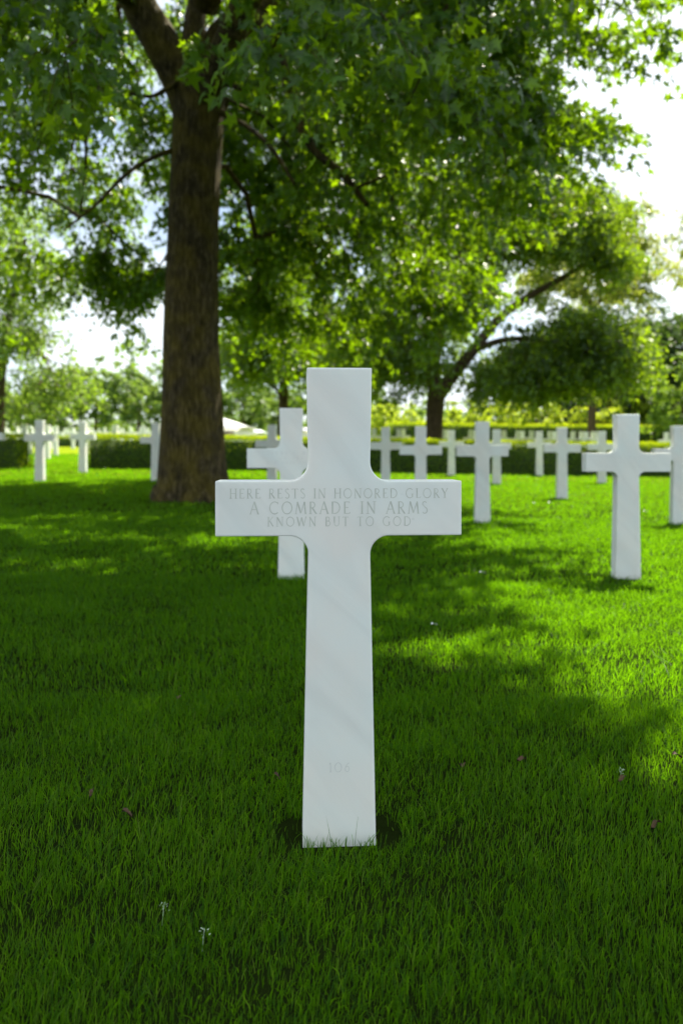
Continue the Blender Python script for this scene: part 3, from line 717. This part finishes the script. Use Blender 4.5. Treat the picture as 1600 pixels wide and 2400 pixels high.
# --- airy tree at the left edge
B4 = (-9.6, 21.5, zgf(-9.6, 21.5))
l4 = lambda x, y, Y: loc_pt(x, y, Y, B4)
rt = np.random.default_rng(51)
limbs4 = [([l4(2, 870, 21.5), l4(12, 810, 21.4), l4(22, 740, 21.2), l4(40, 660, 21), l4(60, 560, 21)], [0.14, 0.12, 0.09, 0.07, 0.04]),
          ([l4(0, 850, 21.5), l4(-40, 760, 21.7), l4(-90, 650, 22)], [0.12, 0.09, 0.05]),
          ([l4(15, 790, 21.4), l4(60, 800, 21.2), l4(120, 850, 21)], [0.06, 0.04, 0.025])]
C4 = box_clusters([(50, 700, 80, 90, 34, 21, 1.6), (60, 785, 85, 45, 30, 21, 1.6), (95, 890, 100, 45, 34, 20.8, 1.4), (60, 940, 70, 25, 12, 21, 1.2), (30, 600, 90, 60, 26, 21, 1.6), (-70, 750, 120, 160, 60, 21.5, 1.8), (160, 890, 50, 40, 8, 20.8, 1), (60, 500, 120, 90, 26, 21.5, 1.6), (130, 640, 50, 35, 8, 21, 1)], B4, rt)
build_tree('airy_tree', 'light green airy tree with a leaning dark trunk at the left edge', B4,
           [(0.35, 0, -0.2), (0.33, 0, 0.5), (0.34, 0, 1.4), (0.38, 0, 2.4), (l4(2, 860, 21.5))], [0.23, 0.19, 0.17, 0.16, 0.15], limbs4, C4,
           (6, 10, 0.65, 0.12, OVAL, 0.5, (0, 0, 4), 0.004), M_mid, M_bark2, seed=16, rmax=0.06)

# --- generic background trees
def bg_tree(name, label, u, Y, w, h, ncl, mleaf, seed, lsize=0.34, zb=0.12, group=None, cat='tree', tmpl=QUAD, n_tw=8, n_lf=12, hole=0.0, trunk=0.25, cy=0.55, amp=0.22, tw=None):
    X = (u - 800) / FPX * Y; r = np.random.default_rng(seed); b = (X, Y, zgf(X, Y))
    c = (0, 0, h * (zb + (1 - zb) * 0.5)); Rr = (w / 2, w / 2, h * (1 - zb) / 2)
    C = ell_clusters(ncl, c, Rr, r, hole=hole, zcut=-0.95, amp=amp)
    C[:, 2] = np.maximum(C[:, 2], 0.25)
    tp_ = [(0, 0, -0.2), (0.02, 0, h * 0.15), (0.05, 0.03, h * 0.35), (0.0, 0.05, h * 0.6)]
    la = (n_tw, n_lf, tw or w * 0.11, lsize, tmpl, 0.35, c, 0.0)
    return build_tree(name, label, b, tp_, [trunk, trunk * 0.8, trunk * 0.6, trunk * 0.3], [], C, la, mleaf, M_bark2, group=group, seed=seed, sides=12, rmax=trunk * 0.4, tip_r=0.012, cat=cat)

FT = 'distant trees behind the far graves'
bg_tree('distant_tree', 'dark distant tree at the far left edge behind the graves', 45, 84, 7, 5.4, 55, M_far, 61, group=FT)
bg_tree('distant_tree', 'round distant tree with dark lower side behind the hedge gap', 130, 80, 7.5, 6.2, 70, M_far, 62, group=FT)
bg_tree('distant_tree', 'tall yellow green distant tree between two darker ones at left', 225, 86, 7, 8.6, 80, M_mid, 63, group=FT)
bg_tree('distant_tree', 'tall rounded distant tree just left of the maple trunk', 325, 82, 7.5, 8.4, 90, M_far, 64, group=FT)
bg_tree('distant_tree', 'distant tree hidden mostly behind the maple trunk', 420, 88, 8, 8, 60, M_far, 65, group=FT)
bg_tree('distant_tree', 'low rounded blue green distant tree above the white pavilion', 570, 84, 6.4, 6.6, 80, M_far, 66, group=FT)
bg_tree('distant_tree', 'distant tree seen between slim trunk and white pavilion', 650, 92, 7, 6.4, 60, M_far, 67, group=FT, hole=0.35)
bg_tree('distant_tree', 'distant tree hidden behind the stem of the nearest cross', 745, 90, 7.5, 7, 60, M_mid, 68, group=FT)
bg_tree('distant_tree', 'distant light green tree right of the nearest cross top', 850, 88, 7.5, 7.5, 60, M_mid, 69, group=FT)
bg_tree('distant_tree', 'distant tree off the left edge of the view', -60, 84, 9, 8, 60, M_far, 70, group=FT)
RS = 'yellow green small trees behind the far hedge'
bg_tree('small_tree', 'yellow green small tree just left of the thick forked trunk', 935, 47, 3.6, 2.9, 60, M_bright, 71, 0.16, 0.05, RS, trunk=0.1)
bg_tree('small_tree', 'pale small tree close to the right edge of the big cross', 885, 50, 2.8, 2.7, 44, M_bright, 72, 0.16, 0.05, RS, trunk=0.1, hole=0.3)
bg_tree('small_tree', 'yellow green bush just right of the thick forked trunk', 1080, 46, 3.3, 2.8, 55, M_bright, 73, 0.16, 0.05, RS, trunk=0.1)
bg_tree('small_tree', 'tall pale yellow green tree behind the cross with a smaller one behind', 1150, 49, 3.8, 3.5, 60, M_bright, 74, 0.16, 0.05, RS, trunk=0.1)
bg_tree('small_tree', 'tiered yellow green tree above the sunlit grass cross, its edge ragged', 1255, 45, 2.9, 3.0, 55, M_bright, 75, 0.16, 0.05, RS, trunk=0.1)
bg_tree('small_tree', 'tiered yellow green tree just left of the largest right hand cross', 1400, 44, 3.0, 2.9, 50, M_bright, 76, 0.16, 0.08, RS, trunk=0.1)
bg_tree('small_tree', 'bright tree with one branch reaching right over the dark conifers', 1470, 46, 3.0, 3.4, 40, M_bright, 77, 0.16, 0.3, RS, trunk=0.1)
RD = 'tall trees at the right edge of the cemetery'
bg_tree('tall_tree', 'broad dark tree behind the forked tree crown at right', 1330, 58, 9, 8.3, 120, M_dark, 81, 0.26, 0.05, RD)
bg_tree('tall_tree', 'pale olive feathery tree rising above the forked tree at right', 1385, 40, 6.5, 12.4, 170, M_olive, 82, 0.20, 0.56, RD, n_tw=8, n_lf=12, hole=0.3)
bg_tree('tall_tree', 'dark green tree behind the dark conifers at right', 1430, 58, 9.5, 11.6, 190, M_shade, 83, 0.26, 0.05, RD)
bg_tree('conifer_tree', 'blackish narrow conifer behind the right hand crosses', 1478, 48, 4.0, 7.2, 150, M_conif, 84, 0.24, 0.0, 'dark conifers at right')
bg_tree('conifer_tree', 'blackish wide conifer low behind the small bright trees', 1330, 54, 6, 3.8, 80, M_conif, 85, 0.24, 0.0, 'dark conifers at right')
bg_tree('conifer_tree', 'blackish conifer at the foot of the far right tree', 1540, 50, 3.6, 4.2, 70, M_conif, 86, 0.24, 0.0, 'dark conifers at right')
bg_tree('tall_tree', 'tall mid green tree at the right edge of the photo', 1620, 46, 7, 8.6, 200, M_shade, 87, 0.26, 0.02, RD)
bg_tree('tall_tree', 'round dark green tree low at the right edge of the photo', 1600, 38, 3.8, 5.0, 90, M_mid, 88, 0.17, 0.02, RD)

# --- continuous far wood closing the horizon
bg_tree('tall_tree', 'pale olive tree top leaning in from the right edge against the sky', 1730, 34, 7, 10.8, 46, M_olive, 89, 0.18, 0.66, RD, n_tw=8, n_lf=12)
def wood():
    r = np.random.default_rng(90); P = []
    for u in np.arange(-2200, 3900, 34):
        Y = r.uniform(125, 150); hh = r.uniform(6.5, 10)
        if u > 900: hh += 2
        X = (u - 800) / FPX * Y
        m = 26; d = r.normal(size=(m, 3)); d /= np.linalg.norm(d, axis=1)[:, None]
        P.append(np.array([X, Y, hh * 0.5]) + d * np.array([3.2, 3, hh * 0.5]) * r.uniform(0.6, 1, (m, 1)))
    P = np.concatenate(P); P[:, 2] = np.maximum(P[:, 2], 0.3)
    LV, LF, tone, _ = cluster_leaves(P, 4, 6, 1.3, 0.75, QUAD, r, 0.3, None, 0.0)
    o = link('far_wood', np_mesh('far_wood', LV, [LF], tone=tone), M_far)
    tag(o, 'continuous band of distant woodland closing the horizon behind all the trees', 'woodland', kind='stuff')
wood()

# ------------------------------------------------------------------ hedges
M_shoot = leaf_mat('young hedge shoot', [(0.10, 0.13, 0.005), (0.16, 0.19, 0.008), (0.2, 0.22, 0.01)], (0.50, 0.66, 0.01), trans=0.6, rough=0.6, spec=0.15)
def hedge(x0, x1, y0, depth, h, label, seed, dens=1400, ls=0.045):
    r = np.random.default_rng(seed); cx = (x0 + x1) / 2; L = x1 - x0
    root = empty('hedge', (cx, y0 + depth / 2, zgf(cx, y0))); tag(root, label, 'hedge', 'clipped hedges between the grave plots')
    # core
    nseg = max(4, int(L / 0.8)); xs = np.linspace(-L / 2 + .06, L / 2 - .06, nseg); V = []
    for x in xs:
        b = zgf(cx + x, y0) - root.location.z
        for (y, z) in ((-depth / 2 + .06, -0.1), (-depth / 2 + .06, h - .07), (depth / 2 - .06, h - .07), (depth / 2 - .06, -0.1)): V.append((x, y, b + z))
    F = []
    for i in range(nseg - 1):
        for k in range(3): F.append((i * 4 + k, i * 4 + k + 1, i * 4 + 5 + k, i * 4 + 4 + k))
    e = (nseg - 1) * 4; F += [(0, 1, 2, 3), (e + 3, e + 2, e + 1, e)]
    link('inner_growth', np_mesh('inner_growth', np.array(V, float), [np.array(F)]), M_core, root)
    pts = []; nor = []
    def face(n, fx, fy, fz, nv):
        p = np.stack([fx(n), fy(n), fz(n)], 1); pts.append(p); nor.append(np.tile(nv, (n, 1)))
    u = lambda a, b: (lambda n: r.uniform(a, b, n)); c = lambda v: (lambda n: v + r.normal(size=n) * 0.018)
    face(int(L * h * dens), u(-L / 2, L / 2), c(-depth / 2), u(0.0, h), (0, -1, 0.2))
    face(int(L * depth * dens), u(-L / 2, L / 2), u(-depth / 2, depth / 2), c(h), (0, 0, 1))
    face(int(depth * h * dens), c(L / 2), u(-depth / 2, depth / 2), u(0, h), (1, 0, 0.2))
    face(int(depth * h * dens), c(-L / 2), u(-depth / 2, depth / 2), u(0, h), (-1, 0, 0.2))
    P = np.concatenate(pts); Nn = np.concatenate(nor).astype(float)
    # uneven clipped surface
    P += Nn * (0.03 * hashnoise(P, seed, 3.0) + 0.02 * hashnoise(P, seed + 1, 9.0))[:, None]
    # shoots growing above the top
    k = r.uniform(size=len(P)) < 0.03; P[k] += Nn[k] * r.uniform(0.02, 0.09, (k.sum(), 1))
    P[:, 2] += zg(cx + P[:, 0], y0) - root.location.z
    tip = Nn * 0.8 + r.normal(size=P.shape) * 0.7
    LV, LF, tone = leaves(P, tip, ls, OVAL, r, 0.3)
    link('foliage', np_mesh('foliage', LV, [LF], tone=tone), M_hedge, root)
    n = int(L * depth * dens * 0.9); P = np.stack([r.uniform(-L / 2, L / 2, n), r.uniform(-depth / 2, depth / 2, n), np.zeros(n)], 1)
    top = h + 0.075 * (0.75 + 0.6 * hashnoise(P, seed + 2, 2.0) + 0.35 * hashnoise(P, seed + 3, 9.0)) * (ls / 0.045) ** 0.5
    P[:, 2] = h - 0.01 + (top - h) * r.uniform(0, 1, n) + zg(cx + P[:, 0], y0) - root.location.z
    LV, LF, tone = leaves(P, np.array([0, 0, 1.0]) + r.normal(size=P.shape) * 0.6, ls, OVAL, r, 0.0)
    link('new_shoots', np_mesh('new_shoots', LV, [LF], tone=tone), M_shoot, root)
hedge(-6.05, 13.2, 18.95, 1.0, 0.75, 'long clipped hedge running behind the crosses from the maple to the right', 101)
hedge(-15.0, -7.75, 18.95, 1.0, 0.77, 'short left hedge with a sunlit right end beside the gap', 102)
hedge(2.6, 24, 41, 1.6, 1.36, 'far hedge behind the second plot of crosses at right', 103, 300, 0.09)
hedge(-30, -12.6, 43.5, 1.2, 0.55, 'far low dark hedge seen through the hedge gap at left', 104, 300, 0.08)

# ------------------------------------------------------------------ white pavilion and small roofs
def prism(parts_root, name, x0, x1, y0, y1, z0, z1, m, ridge=None, over=0.0):
    V = [(x0, y0, z0), (x1, y0, z0), (x1, y1, z0), (x0, y1, z0), (x0, y0, z1), (x1, y0, z1), (x1, y1, z1), (x0, y1, z1)]
    F = [(0, 1, 5, 4), (1, 2, 6, 5), (2, 3, 7, 6), (3, 0, 4, 7), (3, 2, 1, 0)]
    if ridge:
        V = [(x0 - over, y0 - over, z1), (x1 + over, y0 - over, z1), (x1 + over, y1 + over, z1), (x0 - over, y1 + over, z1),
             (x0 - over, y0 - over, z1 - .06), (x1 + over, y0 - over, z1 - .06), (x1 + over, y1 + over, z1 - .06), (x0 - over, y1 + over, z1 - .06),
             (ridge[0], (y0 + y1) / 2, ridge[2]), (ridge[1], (y0 + y1) / 2, ridge[2])]
        q = [(0, 1, 9, 8), (2, 3, 8, 9), (7, 6, 5, 4), (4, 5, 1, 0), (5, 6, 2, 1), (6, 7, 3, 2), (7, 4, 0, 3)]
        t = [(1, 2, 9), (3, 0, 8)]
        return link(name, np_mesh(name, np.array(V, float), [np.array(q), np.array(t)]), m, parts_root)
    F.append((4, 5, 6, 7))
    return link(name, np_mesh(name, np.array(V, float), [np.array(F)]), m, parts_root)
def building(u0, u1, Y, ztop_px, eave_px, mroof, label, win=True, hipx=0.3):
    x0, x1 = (u0 - 800) / FPX * Y, (u1 - 800) / FPX * Y; W = x1 - x0
    b = empty('pavilion', (x0 + W / 2, Y + 2.5, zgf(x0, Y))); tag(b, label, 'building')
    ze = CAMH - (eave_px - HORY) * Y / FPX - b.location.z; zt = CAMH - (ztop_px - HORY) * Y / FPX - b.location.z
    prism(b, 'wall', -W / 2, W / 2, -2.5, 2.5, -0.3, ze - 0.03, M_white)
    prism(b, 'roof', -W / 2, W / 2, -2.5, 2.5, 0, ze, mroof, (-W / 2 + W * hipx, W / 2 - W * hipx, zt), 0.25)
    if win:
        for k in (0.62, 0.74):
            cx = -W / 2 + W * k
            f = prism(b, 'window', cx - 0.32, cx + 0.32, -2.56, -2.5, 0.3, ze - 0.25, M_white)
            prism(f, 'pane', cx - 0.24, cx + 0.24, -2.585, -2.561, 0.38, ze - 0.33, M_window)
    return b
building(440, 577, 62, 975, 1001, M_roof, 'white pavilion with pale pitched roof just right of the maple trunk', hipx=0.5)
building(582, 612, 70, 1005, 1013, M_roofgrey, 'small grey blue roofed hut right of the white pavilion', False, 0.35)
building(700, 740, 66, 1000, 1009, M_roof, 'white hut showing between the half hidden cross and the nearest cross', False, 0.3)

# ------------------------------------------------------------------ grass blades
def grass(bands, h0, r):
    Vs = []; Fq = []; Ft = []; To = []; off = 0
    trunks = [(B1[0], B1[1], 0.52)]
    for (y0, y1, dens, wd, hh, side) in bands:
        area_w = lambda y: 0.46 * y + side
        n = int(dens * (y1 - y0) * (area_w(y0) + area_w(y1)))
        y = np.sqrt(r.uniform(y0 ** 2, y1 ** 2, n)) if y0 > 0.9 else r.uniform(y0, y1, n)
        x = r.uniform(-1, 1, n) * area_w(y)
        P = np.stack([x, y, np.zeros(n)], 1)
        keep = np.ones(n, bool)
        for (cx, cy, yaw) in foot:
            if cy > y1 + 1 or cy < y0 - 1: continue
            c, s = math.cos(yaw), math.sin(yaw); dx, dy = x - cx, y - cy
            lx, ly = dx * c + dy * s, -dx * s + dy * c
            keep &= ~((np.abs(lx) < 0.083) & (np.abs(ly) < 0.054))
            if cy < 2.5:       # bare soil beside the nearest stone
                keep &= ~((((np.abs(lx) - 0.105) / 0.042) ** 2 + ((ly - 0.0) / 0.075) ** 2 < 1) & (r.uniform(size=n) < 0.93))
        for (cx, cy, rad) in trunks: keep &= (x - cx) ** 2 + (y - cy) ** 2 > rad ** 2
        pn = hashnoise(P, 77, 2.2); pf = hashnoise(P, 78, 9.0); pg = hashnoise(P, 79, 26.0)
        keep &= r.uniform(size=n) < np.clip(0.86 + 0.35 * pf + 0.35 * pg, 0.25, 1)
        P = P[keep]; n = len(P); pn = pn[keep]; pf = pf[keep]; pg = pg[keep]
        P[:, 2] = zg(P[:, 0], P[:, 1]) - 0.004
        h = hh * r.lognormal(0, 0.30, n) * (1 + 0.18 * pf + 0.18 * pg)
        # the mower leaves longer tufts around the nearest stone
        d = np.hypot(P[:, 0] - foot[0][0], P[:, 1] - foot[0][1]); h = h * (1 + 0.10 * np.exp(-(d / 0.16) ** 2))
        th = r.uniform(0, 2 * np.pi, n); lean = np.abs(r.normal(0, 0.45, n)) * h * (1 + 0.4 * pg)
        flat = r.uniform(size=n) < 0.05; lean[flat] *= 2.6; h = np.where(flat, h * 0.6, h)
        lx = np.cos(th) * lean + 0.10 * h * np.sin(pn * 3); ly = np.sin(th) * lean
        fa = r.uniform(0, np.pi, n); wx = np.cos(fa); wy = np.sin(fa) * 0.5
        w_ = wd * r.uniform(0.6, 1.25, n)
        lv = []
        for t, ww in ((0, 0.8), (0.45, 1.0), (0.8, 0.62)):
            c = P + np.stack([lx * t * t, ly * t * t, h * t * (1 - 0.12 * t)], 1)
            sd = np.stack([wx, wy, np.zeros(n)], 1) * (w_ * ww * 0.5)[:, None]
            lv += [c - sd, c + sd]
        lv.append(P + np.stack([lx, ly, h * 0.88], 1))
        V = np.stack(lv, 1).reshape(-1, 3); o = off + np.arange(n)[:, None] * 7
        Fq += [np.concatenate([o, o + 1, o + 3, o + 2], 1), np.concatenate([o + 2, o + 3, o + 5, o + 4], 1)]
        Ft.append(np.concatenate([o + 4, o + 5, o + 6], 1))
        tone = np.clip(0.42 + 0.22 * pn + 0.16 * pf + r.normal(0, 0.22, n), 0, 0.9); tone = np.where(r.uniform(size=n) < 0.035, 1.0, tone)
        To.append(np.repeat(tone, 7)); Vs.append(V); off += len(V)
    return np.concatenate(Vs), [np.concatenate(Fq), np.concatenate(Ft)], np.concatenate(To)
gr = np.random.default_rng(200)
GV, GF, GT = grass([(0.75, 1.7, 33000, 0.0019, 0.032, 0.95), (1.7, 2.8, 24000, 0.0022, 0.032, 0.95), (2.8, 5.0, 12000, 0.0031, 0.035, 1.0),
                    (5.0, 9.0, 4500, 0.0052, 0.034, 1.0), (9.0, 16.0, 1500, 0.009, 0.034, 1.2), (16, 30, 450, 0.017, 0.036, 1.5)], 0.045, gr)
go = link('lawn_grass', np_mesh('lawn_grass', GV, GF, tone=GT), M_grass)
tag(go, 'short mown green lawn grass around the crosses', 'grass', kind='stuff')

# ------------------------------------------------------------------ litter on the lawn
def ground_pt(x, y, up=0.0):
    Y = (CAMH - up) * FPX / (y - HORY)
    for _ in range(4):
        Y = (CAMH - up - zgf((x - 800) / FPX * Y, Y)) * FPX / (y - HORY)
    return (x - 800) / FPX * Y, Y
def crumpled(size, r, aspect=0.6):
    n = 9; V = []; 
    for i in range(n):
        t = i / (n - 1); wv = math.sin(math.pi * (0.08 + 0.86 * t)) * aspect * 0.5 * size * r.uniform(0.7, 1.2)
        for s in (-1, 0, 1):
            V.append(((t - 0.5) * size, s * wv, size * (0.18 * abs(s) + 0.16 * math.sin(5 * t + s) + r.uniform(-0.03, 0.05))))
    F = [(i * 3 + k, i * 3 + k + 1, i * 3 + 4 + k, i * 3 + 3 + k) for i in range(n - 1) for k in (0, 1)]
    return np_mesh('leaf', np.array(V, float), [np.array(F)])
rl = random.Random(8)
for (x, y, s, lab) in [
    (298, 1908, 0.032, 'curled reddish brown dead leaf in dark grass at lower left'),
    (217, 1858, 0.022, 'small blackish brown leaf upper left of the reddish dead leaf'),
    (649, 1820, 0.022, 'small brown leaf in the grass just left of the nearest cross foot'),
    (1082, 1795, 0.03, 'brown leaf in shaded grass right of the nearest cross stem'),
    (1222, 1782, 0.026, 'brown leaf fragment lying between the two other right hand leaves'),
    (1538, 1935, 0.028, 'dark brown leaf lowest at the right side of the lawn'),
    (1458, 1826, 0.024, 'dark leaf standing in the bright grass tuft at right'),
    (1586, 1772, 0.026, 'brown leaf at the right edge of the photo in sunlit grass'),
    (420, 1635, 0.026, 'small brown leaf far left of the nearest cross stem in midfield grass')]:
    X, Y = ground_pt(x, y, 0.03)
    o = link('dead_leaf', crumpled(s, rl), M_deadleaf, None, (X, Y, zgf(X, Y) + 0.030), rl.uniform(0, 6)); o.rotation_euler[1] = rl.uniform(-0.9, 0.9)
    tag(o, lab, 'leaf', 'dead leaves lying in the grass')
for (x, y, s, lab) in [
    (1252, 1181, 0.07, 'small white feather or petal on sunlit grass, left one of a pair'),
    (1288, 1180, 0.10, 'larger white petal on sunlit grass, right one of a pair'),
    (1511, 1200, 0.09, 'white petal on sunlit grass left of the cross at the right edge'),
    (1130, 1344, 0.07, 'flat pale petal on shaded grass right of the nearest cross arm'),
    (1017, 1466, 0.055, 'curled pale leaf in grass right of the nearest cross stem'),
    (246, 1133, 0.09, 'pale speck of a petal on grass left of the maple')]:
    X, Y = ground_pt(x, y, 0.03); s *= 0.5
    o = link('white_petal', crumpled(s, rl, 0.7), M_petal, None, (X, Y, zgf(X, Y) + 0.034), rl.uniform(-0.4, 0.4))
    tag(o, lab, 'petal', 'pale petals lying on the lawn')
def seedhead(x, y, lab, h=0.042):
    X, Y = ground_pt(x, y, h * 0.8); r = np.random.default_rng(int(x))
    root = empty('seed_head', (X, Y, zgf(X, Y))); tag(root, lab, 'grass seed head', 'pale seed heads in the lawn')
    v, f = tube_rings([(0, 0, 0), (0.002, 0, h * 0.5), (0.004, 0, h)], [0.0006, 0.0005, 0.0004], 5)
    link('stalk', np_mesh('stalk', v, [f]), M_seed, root)
    P = []; D = []
    for k in range(16):
        z = h * (0.62 + 0.4 * k / 16); d = np.array([r.normal(), r.normal() * 0.6, 0.4]); d /= np.linalg.norm(d)
        P.append(np.array([0.003, 0, z]) + d * r.uniform(0.002, 0.012) * (1.1 - k / 18)); D.append(d)
    LV, LF, tone = leaves(np.array(P), np.array(D), 0.0045, OVAL, r, 0.2)
    link('spikelets', np_mesh('spikelets', LV, [LF]), M_seed, root)
for x, y, lab in [(380, 2128, 'pale green grass seed head at lower left, nearer the cross of two'), (474, 2186, 'pale seed head below left of the nearest cross, lowest one'),
                  (1452, 1808, 'white tipped seed head in the bright grass tuft at right')]:
    seedhead(x, y, lab)
